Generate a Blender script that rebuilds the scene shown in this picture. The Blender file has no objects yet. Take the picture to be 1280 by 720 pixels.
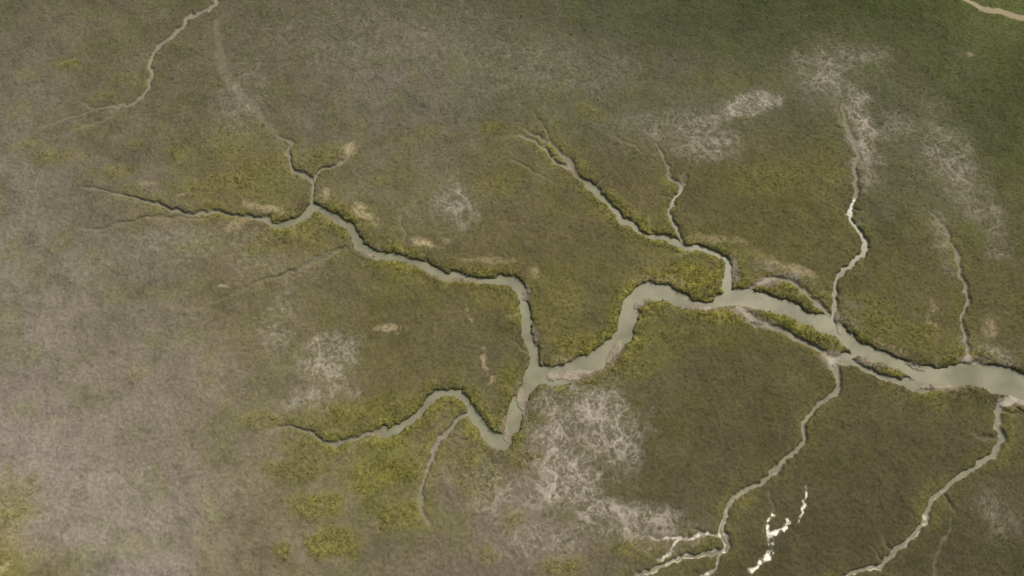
import bpy, math, numpy as np
from mathutils import Vector
# ---------------------------------------------------------------- camera model
T=math.radians(20); HF=math.radians(70); D=91.4
F=640/math.tan(HF/2)
CY,CZ=-D*math.sin(T),D*math.cos(T)
def p2w(u,v):
    a=(np.asarray(u,float)-640)/F; b=-(np.asarray(v,float)-360)/F
    y=b*math.cos(T)+math.sin(T); z=b*math.sin(T)-math.cos(T)
    k=-CZ/z
    return a*k, CY+y*k
def scale(u,v):
    x0,y0=p2w(u-1,v); x1,y1=p2w(u+1,v); return float(x1-x0)/2
def s2l(c):
    c=np.asarray(c,float)/255
    return np.where(c<0.04045,c/12.92,((c+0.055)/1.055)**2.4)
# ---------------------------------------------------------------- noise
TAB=[np.random.default_rng(100+i).random((256,256)) for i in range(8)]
def vn(x,y,s=0):
    t=TAB[s%8]; x=x+17.3*s; y=y-9.1*s
    xi=np.floor(x); yi=np.floor(y); fx=x-xi; fy=y-yi
    xi=xi.astype(np.int64)&255; yi=yi.astype(np.int64)&255
    fx=fx*fx*fx*(fx*(fx*6-15)+10); fy=fy*fy*fy*(fy*(fy*6-15)+10)
    x1=(xi+1)&255; y1=(yi+1)&255
    a=t[xi,yi]; b=t[x1,yi]; c=t[xi,y1]; d=t[x1,y1]
    return (a+(b-a)*fx)+((c+(d-c)*fx)-(a+(b-a)*fx))*fy
def fbm(x,y,sc,o=3,s=0,g=0.5):
    r=0;a=1;n=0;ca,sa=math.cos(.6),math.sin(.6)
    q=.35+.7*s; c0,s0=math.cos(q),math.sin(q)
    x,y=(x*c0-y*s0)/sc,(x*s0+y*c0)/sc
    for i in range(o):
        r=r+a*vn(x,y,s+i); n+=a; a*=g
        x,y=(x*ca-y*sa)*2.03,(x*sa+y*ca)*2.03
    return r/n
def ss(a,b,x):
    t=np.clip((x-a)/(b-a),0,1); return t*t*(3-2*t)
# ---------------------------------------------------------------- grid
SP=0.1
cx=np.arange(-79,79+SP/2,SP); cy=np.arange(-38,49.5+SP/2,SP)
def stretch(a,lim):
    o=[a];d=SP
    while abs(o[-1])<lim:
        d*=1.16 if d<400 else 1; o.append(o[-1]+d)
    return np.array(o[1:])
def axis(c):
    hi=stretch(c[-1],6000); lo=-stretch(-c[0],6000)
    return np.concatenate([lo[::-1],c,hi]),len(lo)
xs,ox=axis(cx); ys,oy=axis(cy)
X,Y=np.meshgrid(xs,ys)
WX=X+(fbm(X,Y,4.5,2,0)-.5)*1.5+(fbm(X,Y,1.1,3,2,.6)-.5)*.9
WY=Y+(fbm(X,Y,4.5,2,4)-.5)*1.5+(fbm(X,Y,1.1,3,5,.6)-.5)*.9
# ---------------------------------------------------------------- creeks
C=[]
def creek(pts,depth,fr=1.0,kind='w',taper=0):
    w=2;o=[]
    for p in pts:
        if len(p)>2:w=p[2]
        o.append((p[0],p[1],w))
    C.append((o,depth,fr,kind,taper))
creek([(1900,640,90),(1600,560,70),(1420,520,55),(1320,498,42),(1280,485,36),(1250,475,34),(1215,466,28),(1180,474,19),(1140,467,17),(1100,448,15),(1070,434,16),(1045,410,16),(1010,392,18),(970,379,19),(935,374,23),(905,378,12),(880,377,10),(850,371,13),(825,363,15),(800,367,18),(787,381,19),(783,402,19),(775,424,19),(753,447,20),(720,461,22),(690,466,21),(664,466,23)],1.2,1.0)
creek([(664,466,23),(657,490,15),(645,515,13),(635,540,14),(620,551,18),(602,540,12),(590,515,11),(575,493,8),(550,492,5),(527,506,6),(510,525,7),(480,541,6)],1.1,1.0)
creek([(480,541,6),(440,550,5),(410,551,4),(385,539,4),(355,531,4),(335,540,3)],.42,.8,'m',1)
creek([(664,466,20),(665,445,11),(663,420,10),(658,390,9),(655,362,11),(640,347,10),(610,346,8),(570,342,8),(540,332,8),(510,323,8),(480,319,9),(455,309,8),(442,295,9),(430,278,8),(410,268,7),(388,263,8),(370,275,7),(345,279,6)],1.0,.8)
creek([(345,279,6),(310,271,5),(270,267,4),(230,265,4),(200,255,4),(170,247,3),(140,238,3),(108,233,2)],.45,.5,'m',1)
creek([(388,262,7),(389,235,5),(383,224,5),(365,215,5),(358,195,4),(363,181,5),(345,174,3)],.42,.5,'m',1)
creek([(389,230,4),(398,216,5),(412,208,4),(430,195,4),(444,178,3)],.35,.4,'m',1)
creek([(285,-60,7),(272,-10,6),(268,8,6),(240,20,5),(215,41,5),(195,55,5),(190,75,5),(193,95,5),(188,112,5),(170,124,5),(150,130,4),(110,140,2),(50,158,2)],.32,.15,'m',1)
creek([(915,362,13),(912,336,9),(900,321,7),(870,313,7),(840,300,6),(815,293,6),(790,281,6),(770,262,6),(745,240,6),(722,225,6),(717,205,6),(705,188,4),(685,175,3),(655,163,2)],.6,.9,'m',1)
creek([(717,212,4),(698,198,4),(672,176,3),(640,172,2)],.3,.5,'m',1)
creek([(862,312,6),(850,290,5),(843,270,5),(845,250,5),(852,230,4),(836,222,3),(830,200,3),(825,178,2)],.42,.5,'m',1)
creek([(1045,408,8),(1045,380,7),(1041,355,6),(1055,338,6),(1076,322,6),(1082,305,6),(1070,285,6),(1062,265,6),(1070,240,6),(1072,215,6),(1068,185,6),(1058,160,5),(1055,130,4)],.45,.5,'m',1)
creek([(1210,452,7),(1204,420,5),(1200,400,4),(1206,370,4),(1200,330,4),(1186,290,3),(1165,262,2)],.38,.3,'m',1)
creek([(934,366,6),(950,353,5),(970,346,5),(990,350,5),(1010,364,4),(1028,380,4),(1040,396,5)],.38,.7,'m')
creek([(925,385,7),(945,403,9),(970,413,7),(1000,425,6),(1025,440,7),(1045,453,10),(1075,460,8),(1100,475,7),(1140,483,9),(1180,480,12)],.5,.5,'m')
creek([(1052,452,8),(1078,446,5),(1095,452,6)],1.1,.6)
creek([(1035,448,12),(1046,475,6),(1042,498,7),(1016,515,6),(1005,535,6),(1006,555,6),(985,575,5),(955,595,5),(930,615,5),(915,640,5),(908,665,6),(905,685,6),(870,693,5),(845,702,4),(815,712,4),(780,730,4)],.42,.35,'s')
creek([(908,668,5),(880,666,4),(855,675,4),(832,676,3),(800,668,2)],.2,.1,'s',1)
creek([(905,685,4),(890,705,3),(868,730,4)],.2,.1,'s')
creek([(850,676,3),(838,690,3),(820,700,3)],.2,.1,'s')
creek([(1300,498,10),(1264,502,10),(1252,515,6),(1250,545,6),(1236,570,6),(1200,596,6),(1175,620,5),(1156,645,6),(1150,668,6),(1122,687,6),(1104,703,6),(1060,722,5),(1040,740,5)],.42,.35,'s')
creek([(583,512,5),(565,530,6),(550,555,6),(540,580,5),(532,605,4),(530,630,4),(540,655,4)],.38,.4,'m',1)
creek([(470,548,3),(440,562,3),(410,590,3),(388,610,3)],.2,.2,'f',1)
creek([(430,308,6),(405,320,5),(380,336,4),(340,346,4),(300,360,3),(240,385,3)],.25,.2,'f',1)
creek([(250,272,4),(200,270,4),(160,275,4),(120,288,3),(95,286,2)],.22,.2,'f',1)
creek([(255,295,3),(225,322,3),(190,335,2)],.12,.1,'f',1)
creek([(150,132,3),(125,150,3),(90,165,3),(60,190,2)],.12,.1,'f',1)
creek([(120,140,2),(105,128,2),(85,128,2)],.1,.1,'f',1)
creek([(690,180,3),(683,158,2),(672,140,2)],.2,.1,'f',1)
creek([(800,185,2),(780,178,2),(765,165,2)],.12,.1,'f',1)
creek([(1060,165,3),(1048,140,3),(1052,110,2)],.12,0,'f',1)
creek([(272,30,5),(278,70,8),(290,100,9),(315,130,8),(345,172,5)],.05,.0,'f')
creek([(640,205,3),(670,216,2),(700,228,2)],.15,.0,'f',1)
creek([(510,300,2),(505,270,2),(520,250,2)],.12,.1,'f',1)
creek([(960,610,2),(962,640,2),(958,665,3)],.12,.0,'f')
creek([(1188,650,2),(1178,690,4),(1170,740,4)],.12,.0,'f')
creek([(985,650,6),(982,664,4),(966,674,7),(968,690,5),(955,702,4),(943,708,4)],.1,0,'x')  # kind x: glare streaks laid as shallow creek lines, whitened in the ground colour
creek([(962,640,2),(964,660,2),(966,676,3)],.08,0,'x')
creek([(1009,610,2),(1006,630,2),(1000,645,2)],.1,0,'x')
creek([(1240,618,2),(1247,640,2),(1238,662,2),(1255,660,2)],.06,0,'f')
creek([(1190,-20,8),(1206,0,9),(1245,12,9),(1290,24,10),(1400,60,12)],.03,0,'t')
rr=np.random.default_rng(21)
for ci in [0,1,3,8,10,11,15,17,20]:
    pts=C[ci][0]
    for k in range(1,len(pts)-1):
        if rr.random()>.5 or not(0<pts[k][0]<1280): continue
        (u,v,w_),(u2,v2,_)=pts[k],pts[k+1]
        tx,ty=u2-u,v2-v; n=math.hypot(tx,ty); sgn=rr.choice([-1,1]); nx_,ny_=-ty/n*sgn+tx/n*.4,tx/n*sgn+ty/n*.4
        ln=rr.uniform(10,34); a=math.atan2(ny_,nx_); q=[(u,v,3)]; x_,y_=u,v
        for s in range(4):
            st=(w_/2+1 if s==0 else ln/3); x_+=math.cos(a)*st; y_+=math.sin(a)*st; a+=rr.uniform(-.6,.6); q.append((x_,y_,3-.5*s))
        creek(q,rr.uniform(.18,.32),.15,'r',1)

big=9.9
E=np.full(X.shape,big); Ec=np.full(X.shape,big); CARVE=np.zeros(X.shape); FR=np.zeros(X.shape)
BED={k:np.zeros(X.shape) for k in 'wmsfxtr'}
def catmull(P,n=6):
    P=np.array(P,float); P=np.vstack([2*P[0]-P[1],P,2*P[-1]-P[-2]]); out=[]
    for i in range(1,len(P)-2):
        for t in np.arange(n)/n:
            a,b,c,d=P[i-1:i+3]
            out.append(.5*((2*b)+(c-a)*t+(2*a-5*b+4*c-d)*t*t+(3*b-a-3*c+d)*t**3))
    out.append(P[-2]); return np.array(out)
PAD=4.5
for pts,depth,fr,kind,taper in C:
    L=catmull(pts); wx,wy=p2w(L[:,0],L[:,1])
    hw=np.array([max(l[2],1.2)*scale(l[0],l[1])/2 for l in L])
    i0=np.searchsorted(xs,wx.min()-PAD-3);i1=np.searchsorted(xs,wx.max()+PAD+3)
    j0=np.searchsorted(ys,wy.min()-PAD-3);j1=np.searchsorted(ys,wy.max()+PAD+3)
    e=np.full((j1-j0,i1-i0),big); dm=np.ones(e.shape); nL=len(L)-1
    for k in range(nL):
        ax,ay,bx,by=wx[k],wy[k],wx[k+1],wy[k+1]
        a0=np.searchsorted(xs,min(ax,bx)-PAD-hw[k]);a1=np.searchsorted(xs,max(ax,bx)+PAD+hw[k])
        b0=np.searchsorted(ys,min(ay,by)-PAD-hw[k]);b1=np.searchsorted(ys,max(ay,by)+PAD+hw[k])
        a0,b0=max(a0,i0),max(b0,j0);a1,b1=min(a1,i1),min(b1,j1)
        if a1<=a0 or b1<=b0: continue
        px=WX[b0:b1,a0:a1];py=WY[b0:b1,a0:a1]
        dx,dy=bx-ax,by-ay; l2=dx*dx+dy*dy+1e-9
        t=np.clip(((px-ax)*dx+(py-ay)*dy)/l2,0,1)
        d=np.hypot(px-ax-t*dx,py-ay-t*dy)-(hw[k]+(hw[k+1]-hw[k])*t)
        s=(slice(b0-j0,b1-j0),slice(a0-i0,a1-i0)); q=d<e[s]
        e[s]=np.where(q,d,e[s])
        if taper: dm[s]=np.where(q,np.clip((1-(k+t)/nL)/.5,0,1),dm[s])
    dm=.25+.75*dm
    sl=(slice(j0,j1),slice(i0,i1))
    if kind in 'wms': E[sl]=np.minimum(E[sl],e)
    Ec[sl]=np.minimum(Ec[sl],e)
    bw=.42 if kind=='w' else .27
    CARVE[sl]=np.maximum(CARVE[sl],depth*dm*ss(bw,-bw*.6,e))
    FR[sl]=np.maximum(FR[sl],fr*dm*np.exp(-(np.maximum(e-.3,0)/(1.6 if kind=='w' else 1.0))**2))
    BED[kind][sl]=np.maximum(BED[kind][sl],ss(.12,-.08,e)*(.35+.65*dm))
# ---------------------------------------------------------------- base colour
G=np.array([
[(83,81,66),(83,81,65),(80,78,63),(79,78,64),(73,73,57),(63,66,46),(58,62,40),(57,62,36),(78,84,50)],
[(94,90,78),(87,84,67),(82,80,63),(91,88,77),(82,82,65),(80,80,63),(77,77,59),(71,73,54),(57,62,36)],
[(99,95,85),(92,88,74),(89,85,60),(90,87,69),(84,80,58),(80,76,53),(76,74,47),(78,78,57),(74,74,49)],
[(104,100,91),(101,97,86),(90,86,68),(84,81,55),(82,78,52),(84,82,55),(81,78,50),(78,75,49),(77,74,50)],
[(110,105,97),(109,104,94),(101,96,82),(85,81,56),(82,79,59),(75,72,51),(73,70,48),(74,71,49),(75,72,50)],
[(119,113,107),(115,110,102),(101,96,79),(92,90,61),(95,89,77),(73,70,49),(73,70,50),(70,67,47),(70,67,48)],
[(100,95,62),(115,110,103),(101,96,80),(91,87,70),(95,89,78),(82,78,61),(69,66,47),(68,65,47),(66,63,46)]],float)
G=s2l(G)
XC=np.clip(X,-79,79)+(fbm(X,Y,9,3,1)-.5)*10; YC=np.clip(Y,-38,49)+(fbm(X,Y,9,3,3)-.5)*10
dep=YC*math.sin(T)+D
U=640+F*XC/dep
V=360-F*((YC-CY)*math.cos(T)+(0-CZ)*math.sin(T))/dep
gu=np.clip(U/160,0,7.999); gv=np.clip(V/120,0,5.999)
iu=gu.astype(int);iv=gv.astype(int)
fu=(gu-iu)[...,None];fv=(gv-iv)[...,None]; fu=fu*fu*(3-2*fu); fv=fv*fv*(3-2*fv)
COL=(G[iv,iu]*(1-fu)+G[iv,iu+1]*fu)*(1-fv)+(G[iv+1,iu]*(1-fu)+G[iv+1,iu+1]*fu)*fv
n5=fbm(X,Y,5,4,2); n2=fbm(X,Y,1.8,3,5); n05=fbm(X,Y,.36,3,6,.7); n02=fbm(X,Y,.2,1,3)
def mix(c,m):
    global COL
    COL=COL*(1-m[...,None])+s2l(c)*m[...,None]
def blob(u,v,ru,rv,rot=0,rough=.8,soft=.5,sc=0):
    x,y=p2w(u,v); s=scale(u,v); rx=ru*s; ry=rv*s
    R=3.2*max(rx,ry)
    i0,i1=np.searchsorted(xs,[x-R,x+R]); j0,j1=np.searchsorted(ys,[y-R,y+R])
    sl=(slice(j0,j1),slice(i0,i1))
    a=math.radians(rot); dx=X[sl]-x; dy=Y[sl]-y
    px=dx*math.cos(a)+dy*math.sin(a); py=-dx*math.sin(a)+dy*math.cos(a)
    nn=(n5[sl]-.5)*1.2+(n2[sl]-.5)*.9+(n05[sl]-.5)*.3 if min(rx,ry)>2 else (n2[sl]-.5)*1.2+(n05[sl]-.5)*.8
    d=np.hypot(px/rx,py/ry)+nn*rough*1.6
    m=np.zeros(X.shape); m[sl]=ss(1+soft,1-soft,d); return m
COL*= (1+ (n5-.5)*.32 + (n2-.5)*.26)[...,None]
gm=ss(.5,.68,fbm(X,Y,3.0,4,6))
COL[...,0]*=1-.05*gm; COL[...,2]*=1-.16*gm
LUSH=np.zeros(X.shape)
for b,st in [((865,345,44,24),.95),((830,310,30,14),.4),((1000,405,62,18,-22),1.),((1000,362,45,14,-25),.75),((910,396,55,12,-5),.9),((1105,460,28,9,-20),.85),
  ((640,500,18,45,10),.6),((490,590,50,34,20),.75),((540,560,40,30,30),.55),((500,640,46,24),.8),((450,600,28,30),.65),((590,580,30,40),.5),((440,515,75,16,8),.6),((410,680,34,18),.95),((400,632,34,16),.9),((370,585,40,16),.7),
  ((355,688,14,12),.65),((395,560,50,14),.55),((325,525,28,12),.6),((700,708,30,14),.55),((640,650,14,18),.45),((610,695,12,12),.45),((790,685,36,12),.6),((880,680,18,10),.6),
  ((300,225,75,28,10),.4),((250,235,40,20),.4),((400,285,60,20,15),.5),((400,195,60,16,10),.4),((360,305,60,20),.42),((620,370,40,16),.4),((720,430,45,14,5),.65),((700,390,25,50),.3),((770,400,14,25),.7),
  ((690,188,26,10,-30),.8),((620,160,20,8),.5),((740,140,22,8,-30),.5),((85,80,18,9),.42),((220,190,16,9),.5),((70,195,40,12),.36),((35,180,18,8),.35),((170,100,22,10),.36),((145,215,22,9),.42),((170,180,12,6),.45),((100,160,14,6),.35),((130,120,18,8),.35),
  ((10,645,32,48),.6),((0,700,22,30),.65),((780,280,60,14,-35),.42),((900,320,70,10),.4),((1040,230,26,60),.22),((1090,400,40,30),.38),((1150,420,40,20),.38),
  ((850,420,70,14),.35),((800,460,40,16,30),.35),((650,575,30,14),.55),((900,100,40,16),.2),((1080,60,90,30),.08),((1180,100,60,50),.06),((610,230,40,20),.22),((520,170,40,14),.22),((280,180,60,30),.22),((960,220,50,30),.25),((330,420,60,30),.15),((170,470,12,8),.35),((560,170,16,6),.3),((470,225,20,8),.3)]:
    LUSH=np.maximum(LUSH,blob(*b,soft=.45)*st)
LUSH=np.clip(np.maximum(LUSH,FR*(.2+.9*ss(.3,.65,n5))*.8),0,1)*(.62+.45*ss(.35,.62,n2))*(.78+.45*n05)
LUSH=np.clip(LUSH,0,1)
mix((107,106,51),np.clip(LUSH*.95,0,.9))
m=ss(.35,1,LUSH)*ss(.5,.7,n05); mix((130,127,68),m*.3)
dk=ss(.56,.75,fbm(X,Y,2.2,4,1)); mix((60,57,41),dk*.25)
# branching pale flats
r1=1-np.abs(2*fbm(WX,WY,2.4,3,3)-1)*3.6; r2=1-np.abs(2*fbm(WX,WY,1.0,3,6)-1)*3.2; r3=1-np.abs(2*fbm(WX,WY,.5,2,1)-1)*2.6
RID=np.clip(np.maximum(np.maximum(ss(.45,1,r1),.8*ss(.5,1,r2)),.6*ss(.5,1,r3)),0,1)
BARE=np.zeros(X.shape)
for b,st in [((566,250,28,26),.45),((412,462,30,38,20),.6),((395,495,40,16,20),.5),((350,400,20,40),.38),((745,530,46,42,20),.88),((705,600,58,42,25),.92),((770,642,70,12,-8),.78),((640,620,40,30),.38),((700,570,30,60),.75),
  ((938,130,36,14,15),.8),((890,180,46,20),.42),((1075,160,16,55),.78),((1030,95,36,34,30),.48),((1060,70,40,20),.3),((1195,215,24,74,15),.4),((1180,310,10,40),.28),((1140,160,40,20),.25),
  ((480,50,140,50),.15),((300,120,30,60),.2),((660,80,120,40),.15),((850,155,60,20),.3),((330,330,60,20),.2),((250,300,90,20),.2),
  ((800,660,60,18),.6),((680,670,60,25),.5),((1245,640,25,25),.3),((100,600,110,70),.1),((1240,440,30,10,-20),.45),((980,342,40,12,-30),.35),((700,505,30,20),.5),((1060,400,14,20,-40),.2)]:
    BARE=np.maximum(BARE,blob(*b,soft=.85)*st)
BARE*=ss(.0,1.0,1-LUSH*.7)
mix((107,102,93),BARE*.55)
mix((158,154,147),np.clip(BARE*RID*1.15,0,1)*.75)
sp=ss(.6,.8,n02*.5+n05*.5); mix((160,155,147),np.clip(BARE*sp,0,1)*.45)
TAN=np.zeros(X.shape)
for b,st in [((605,455,7,22,10),.9),((586,396,7,12,20),.9),((484,410,11,5),.85),((1168,390,12,13),.6),((335,260,24,6,-15),.7),((300,278,14,5,30),.6),((455,268,16,8,-40),.75),((406,240,8,10),.8),((437,185,7,10,-30),.8),
  ((532,305,14,5,-10),.8),((905,300,26,5,-8),.45),((985,335,30,6,-20),.5),((1240,410,8,12),.5),((560,300,10,4),.4),((670,340,6,10),.5),((600,325,30,4),.4),((230,243,6,4),.7),((180,230,12,4),.4),((1212,68,5,3),.6),((280,357,6,2),.8),
  ((705,455,26,7,8),.5),((1110,435,25,4,-25),.3),((820,352,25,5),.4),((865,300,14,4),.4),((10,690,10,30),.35),((4,715,8,12),.9)]:
    TAN=np.maximum(TAN,blob(*b,rough=1.7,soft=.4)*st)
mix((152,141,116),np.clip(TAN*(.0+1.7*n05)*(.5+n2),0,1)*.85)
# mud shelves
SHR=np.zeros(X.shape)
for b in [(718,468,36,7,10),(770,438,7,22,-30),(652,500,7,20,10),(630,534,8,20,15),(657,365,6,10),(803,378,16,6,40),(1245,442,34,10,-15),(1215,450,20,8),(940,398,24,9,-20),(1035,448,16,10),(985,340,30,7,-28),(917,325,5,25),(1270,502,20,6),(1180,484,30,5),(1050,405,4,16),(345,262,26,5,-20),(955,352,16,6),(565,349,40,4),(1090,455,20,5,-20),(930,386,20,5),(690,470,12,8),(670,420,4,16),(880,384,20,4),(1145,458,14,4,-20),(460,318,14,4)]:
    SHR=np.maximum(SHR,blob(*b,rough=.7,soft=.4))
SH=SHR*ss(1.2,.3,Ec)
CARVE*=1-.74*SHR
mix((112,105,93),SH*.8)
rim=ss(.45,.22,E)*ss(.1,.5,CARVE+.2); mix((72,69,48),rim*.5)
f=np.maximum(BED['f'],BED['r']*.7); mix((104,100,87),f*.5*(.5+.8*n05))
mix((118,114,102),BED['m']*.9)
mudv=fbm(X,Y,.9,3,4); mix((120,114,101),BED['w']*.95)
mix((142,136,123),BED['w']*ss(.5,.65,mudv)*.4); mix((94,89,77),BED['w']*ss(.5,.36,mudv)*.5)
mix((128,124,112),BED['s']*.9)
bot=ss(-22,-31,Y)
glare=ss(.42,.62,fbm(X,Y,.5,2,2)); mix((196,194,187),BED['s']*glare*(.12+.55*bot))  # whitish glare painted into the side creek beds, stronger towards the near edge
mix((214,213,207),BED['x']*ss(.40,.56,n2*.3+n05*.7))  # white glare off wet mud, painted as pale ground colour
mix((142,132,114),BED['t']*.75)
grass=1-np.clip(sum(BED[k] for k in 'wmsxt'),0,1)
COL*=(1+grass*((n05-.5)*.34+(n02-.5)*.25))[...,None]
COL*=np.array([1.25,1.19,1.03])
# ---------------------------------------------------------------- height
hum=(n05-.45)*.15+(n02-.5)*.07
amp=grass*(.35+.5*np.clip(1-BARE,0,1)+.8*LUSH)*ss(0,.4,Ec+.1)
Z=(n5-.5)*.3+(n2-.5)*.2
Z=Z*ss(0,2.5,E)*ss(2600,60,np.hypot(X,Y)) + hum*amp + FR*.08*ss(.3,.9,E)*(.5+n2) + LUSH*.18*ss(.2,.9,E)
Z=Z*ss(-.1,.45,E)-CARVE
Z+=np.where(CARVE>.1,(n05-.5)*.09+(n2-.5)*.12,0)
WL=-.39
COL=np.clip(COL,.004,.9)
WET=np.clip(BED['m']*.6+BED['w']*.7+BED['s']*.8+BED['x']+SH*.4,0,1)

def make_mesh(name,V_,Fq,n,cols,extra=None,smooth=True):
    me=bpy.data.meshes.new(name)
    me.vertices.add(len(V_)); me.vertices.foreach_set('co',V_.astype(np.float32).ravel())
    me.loops.add(Fq.size); me.loops.foreach_set('vertex_index',Fq.astype(np.int32).ravel())
    me.polygons.add(len(Fq)); me.polygons.foreach_set('loop_start',(np.arange(len(Fq))*n).astype(np.int32))
    me.polygons.foreach_set('use_smooth',np.full(len(Fq),smooth))
    me.update(calc_edges=True)
    a=me.attributes.new('Col','FLOAT_COLOR','POINT')
    a.data.foreach_set('color',np.hstack([cols,np.ones((len(cols),1))]).astype(np.float32).ravel())
    if extra is not None:
        w=me.attributes.new('wet','FLOAT','POINT'); w.data.foreach_set('value',extra.astype(np.float32).ravel())
    ob=bpy.data.objects.new(name,me); bpy.context.collection.objects.link(ob); return ob
ny,nx=X.shape
idx=np.arange(nx*ny).reshape(ny,nx)
Fq=np.stack([idx[:-1,:-1],idx[:-1,1:],idx[1:,1:],idx[1:,:-1]],-1).reshape(-1,4)
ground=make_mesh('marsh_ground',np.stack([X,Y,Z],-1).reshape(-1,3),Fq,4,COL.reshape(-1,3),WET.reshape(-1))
# ---------------------------------------------------------------- materials
def newmat(n):
    m=bpy.data.materials.new(n); m.use_nodes=True; nt=m.node_tree
    return m,nt,nt.nodes['Principled BSDF']
m,nt,bs=newmat('marsh_soil_and_turf')
at=nt.nodes.new('ShaderNodeAttribute'); at.attribute_name='Col'
aw=nt.nodes.new('ShaderNodeAttribute'); aw.attribute_name='wet'
geo=nt.nodes.new('ShaderNodeNewGeometry')
nz=nt.nodes.new('ShaderNodeTexNoise'); nz.inputs['Scale'].default_value=8; nz.inputs['Detail'].default_value=4; nz.inputs['Roughness'].default_value=.7
nt.links.new(geo.outputs['Position'],nz.inputs['Vector'])
mr=nt.nodes.new('ShaderNodeMapRange'); mr.inputs[1].default_value=.3; mr.inputs[2].default_value=.7; mr.inputs[3].default_value=.8; mr.inputs[4].default_value=1.2
nt.links.new(nz.outputs['Fac'],mr.inputs[0])
vm=nt.nodes.new('ShaderNodeVectorMath'); vm.operation='SCALE'
nt.links.new(at.outputs['Color'],vm.inputs[0]); nt.links.new(mr.outputs[0],vm.inputs['Scale'])
nt.links.new(vm.outputs[0],bs.inputs['Base Color'])
rr_=nt.nodes.new('ShaderNodeMapRange'); rr_.inputs[3].default_value=.95; rr_.inputs[4].default_value=.45
nt.links.new(aw.outputs['Fac'],rr_.inputs[0]); nt.links.new(rr_.outputs[0],bs.inputs['Roughness'])
bs.inputs['Specular IOR Level'].default_value=.2
bp=nt.nodes.new('ShaderNodeBump'); bp.inputs['Strength'].default_value=.35; bp.inputs['Distance'].default_value=.05
nt.links.new(nz.outputs['Fac'],bp.inputs['Height']); nt.links.new(bp.outputs[0],bs.inputs['Normal'])
ground.data.materials.append(m)
m,nt,bs=newmat('silty_creek_water')
geo=nt.nodes.new('ShaderNodeNewGeometry')
nz=nt.nodes.new('ShaderNodeTexNoise'); nz.inputs['Scale'].default_value=.22; nz.inputs['Detail'].default_value=7; nz.inputs['Roughness'].default_value=.6; nz.inputs['Distortion'].default_value=.6
nt.links.new(geo.outputs['Position'],nz.inputs['Vector'])
cr=nt.nodes.new('ShaderNodeValToRGB')
cr.color_ramp.elements[0].position=.36; cr.color_ramp.elements[0].color=(*s2l((110,109,86)),1)
cr.color_ramp.elements[1].position=.64; cr.color_ramp.elements[1].color=(*s2l((137,135,109)),1)
nt.links.new(nz.outputs['Fac'],cr.inputs[0]); nt.links.new(cr.outputs[0],bs.inputs['Base Color'])
bs.inputs['Roughness'].default_value=.2; bs.inputs['IOR'].default_value=1.33; bs.inputs['Specular IOR Level'].default_value=.4
n3=nt.nodes.new('ShaderNodeTexNoise'); n3.inputs['Scale'].default_value=2.5; n3.inputs['Detail'].default_value=3
nt.links.new(geo.outputs['Position'],n3.inputs['Vector'])
bp=nt.nodes.new('ShaderNodeBump'); bp.inputs['Strength'].default_value=.15; bp.inputs['Distance'].default_value=.05
nt.links.new(n3.outputs['Fac'],bp.inputs['Height']); nt.links.new(bp.outputs[0],bs.inputs['Normal'])
me=bpy.data.meshes.new('creek_water')
me.from_pydata([(-110,-110,WL),(330,-110,WL),(330,110,WL),(-110,110,WL)],[],[(0,1,2,3)])
w=bpy.data.objects.new('creek_water',me); bpy.context.collection.objects.link(w); me.materials.append(m)
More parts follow.
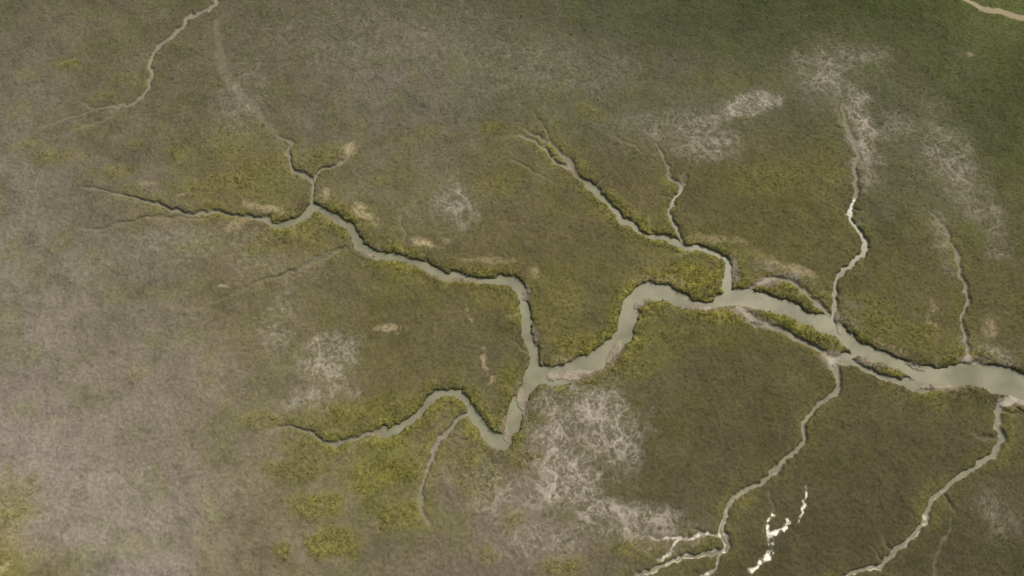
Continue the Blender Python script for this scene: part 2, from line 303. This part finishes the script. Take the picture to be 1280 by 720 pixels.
# ---------------------------------------------------------------- grass
m,nt,bs=newmat('cordgrass_blades')
at=nt.nodes.new('ShaderNodeAttribute'); at.attribute_name='Col'
nt.links.new(at.outputs['Color'],bs.inputs['Base Color']); bs.inputs['Roughness'].default_value=.8
bs.inputs['Specular IOR Level'].default_value=.15
def tufts(name,N,prob,hmin,hmax,wid,nb,seed,boost):
    r=np.random.default_rng(seed)
    x=r.uniform(-79,79,N); y=r.uniform(-38,49,N)
    i=np.clip(((x+79)/SP).round().astype(int),0,len(cx)-1)+ox; j=np.clip(((y+38)/SP).round().astype(int),0,len(cy)-1)+oy
    keep=r.random(N)<prob[j,i]; x,y,i,j=x[keep],y[keep],i[keep],j[keep]; n=len(x)
    lush=LUSH[j,i]; z=Z[j,i]-.03; c=COL[j,i]
    h=(hmin+(hmax-hmin)*lush)*r.uniform(.6,1.3,n)
    a=r.uniform(0,2*np.pi,(n,nb)); lean=r.uniform(.3,1.2,(n,nb))*h[:,None]; hh=h[:,None]*r.uniform(.6,1.1,(n,nb))
    bw=wid*r.uniform(.6,1.4,(n,nb))
    bx=x[:,None]+r.normal(0,.07,(n,nb)); by=y[:,None]+r.normal(0,.07,(n,nb)); bz=np.repeat(z[:,None],nb,1)
    px,py=-np.sin(a)*bw,np.cos(a)*bw
    v=np.stack([np.stack([bx-px,by-py,bz],-1),np.stack([bx+px,by+py,bz],-1),
      np.stack([bx+np.cos(a)*lean,by+np.sin(a)*lean,bz+hh],-1)],2).reshape(-1,3)
    jit=r.uniform(.88,1.15,(n,1,1,1))*r.uniform(.88,1.15,(n,nb,1,1))*boost
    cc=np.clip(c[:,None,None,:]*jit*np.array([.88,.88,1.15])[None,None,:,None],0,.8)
    cc=np.broadcast_to(cc,(n,nb,3,3)).reshape(-1,3)
    ob=make_mesh(name,v,np.arange(len(v)).reshape(-1,3),3,cc,smooth=False); ob.data.materials.append(m); return ob
veg=ss(.15,.4,Ec)*(1-.6*np.clip(BARE*1.3,0,1))*(1-.8*np.clip(TAN,0,1))*(1-.8*SH)
tufts('marsh_grass',210000,veg,.11,.24,.03,4,11,1.12)
tufts('creek_bank_cordgrass',150000,ss(.2,.45,Ec)*ss(.22,.6,np.maximum(LUSH,FR*.8)),.16,.34,.04,5,12,1.25)
# ---------------------------------------------------------------- light
saz=math.atan2(.62,.78); sel=math.radians(52)
sd=Vector((math.sin(saz)*math.cos(sel),math.cos(saz)*math.cos(sel),math.sin(sel)))
L=bpy.data.lights.new('sun','SUN'); L.energy=2.75; L.angle=math.radians(2); L.color=(1,.95,.88)
lo=bpy.data.objects.new('sun',L); bpy.context.collection.objects.link(lo); lo.rotation_euler=sd.to_track_quat('Z','Y').to_euler(); lo.location=sd*120
wd=bpy.data.worlds.new('World'); bpy.context.scene.world=wd; wd.use_nodes=True; nt=wd.node_tree
bg=nt.nodes['Background']; sk=nt.nodes.new('ShaderNodeTexSky'); sk.sky_type='NISHITA'; sk.sun_disc=False
sk.sun_elevation=sel; sk.sun_rotation=saz; sk.dust_density=5; nt.links.new(sk.outputs[0],bg.inputs[0]); bg.inputs[1].default_value=.12
cam=bpy.data.cameras.new('camera'); cam.angle=HF; cam.clip_end=20000; cam.clip_start=.5
co=bpy.data.objects.new('camera',cam); bpy.context.collection.objects.link(co); co.location=(0,CY,CZ); co.rotation_euler=(T,0,0)
sc=bpy.context.scene; sc.camera=co; sc.view_settings.view_transform='Standard'; sc.view_settings.look='None'
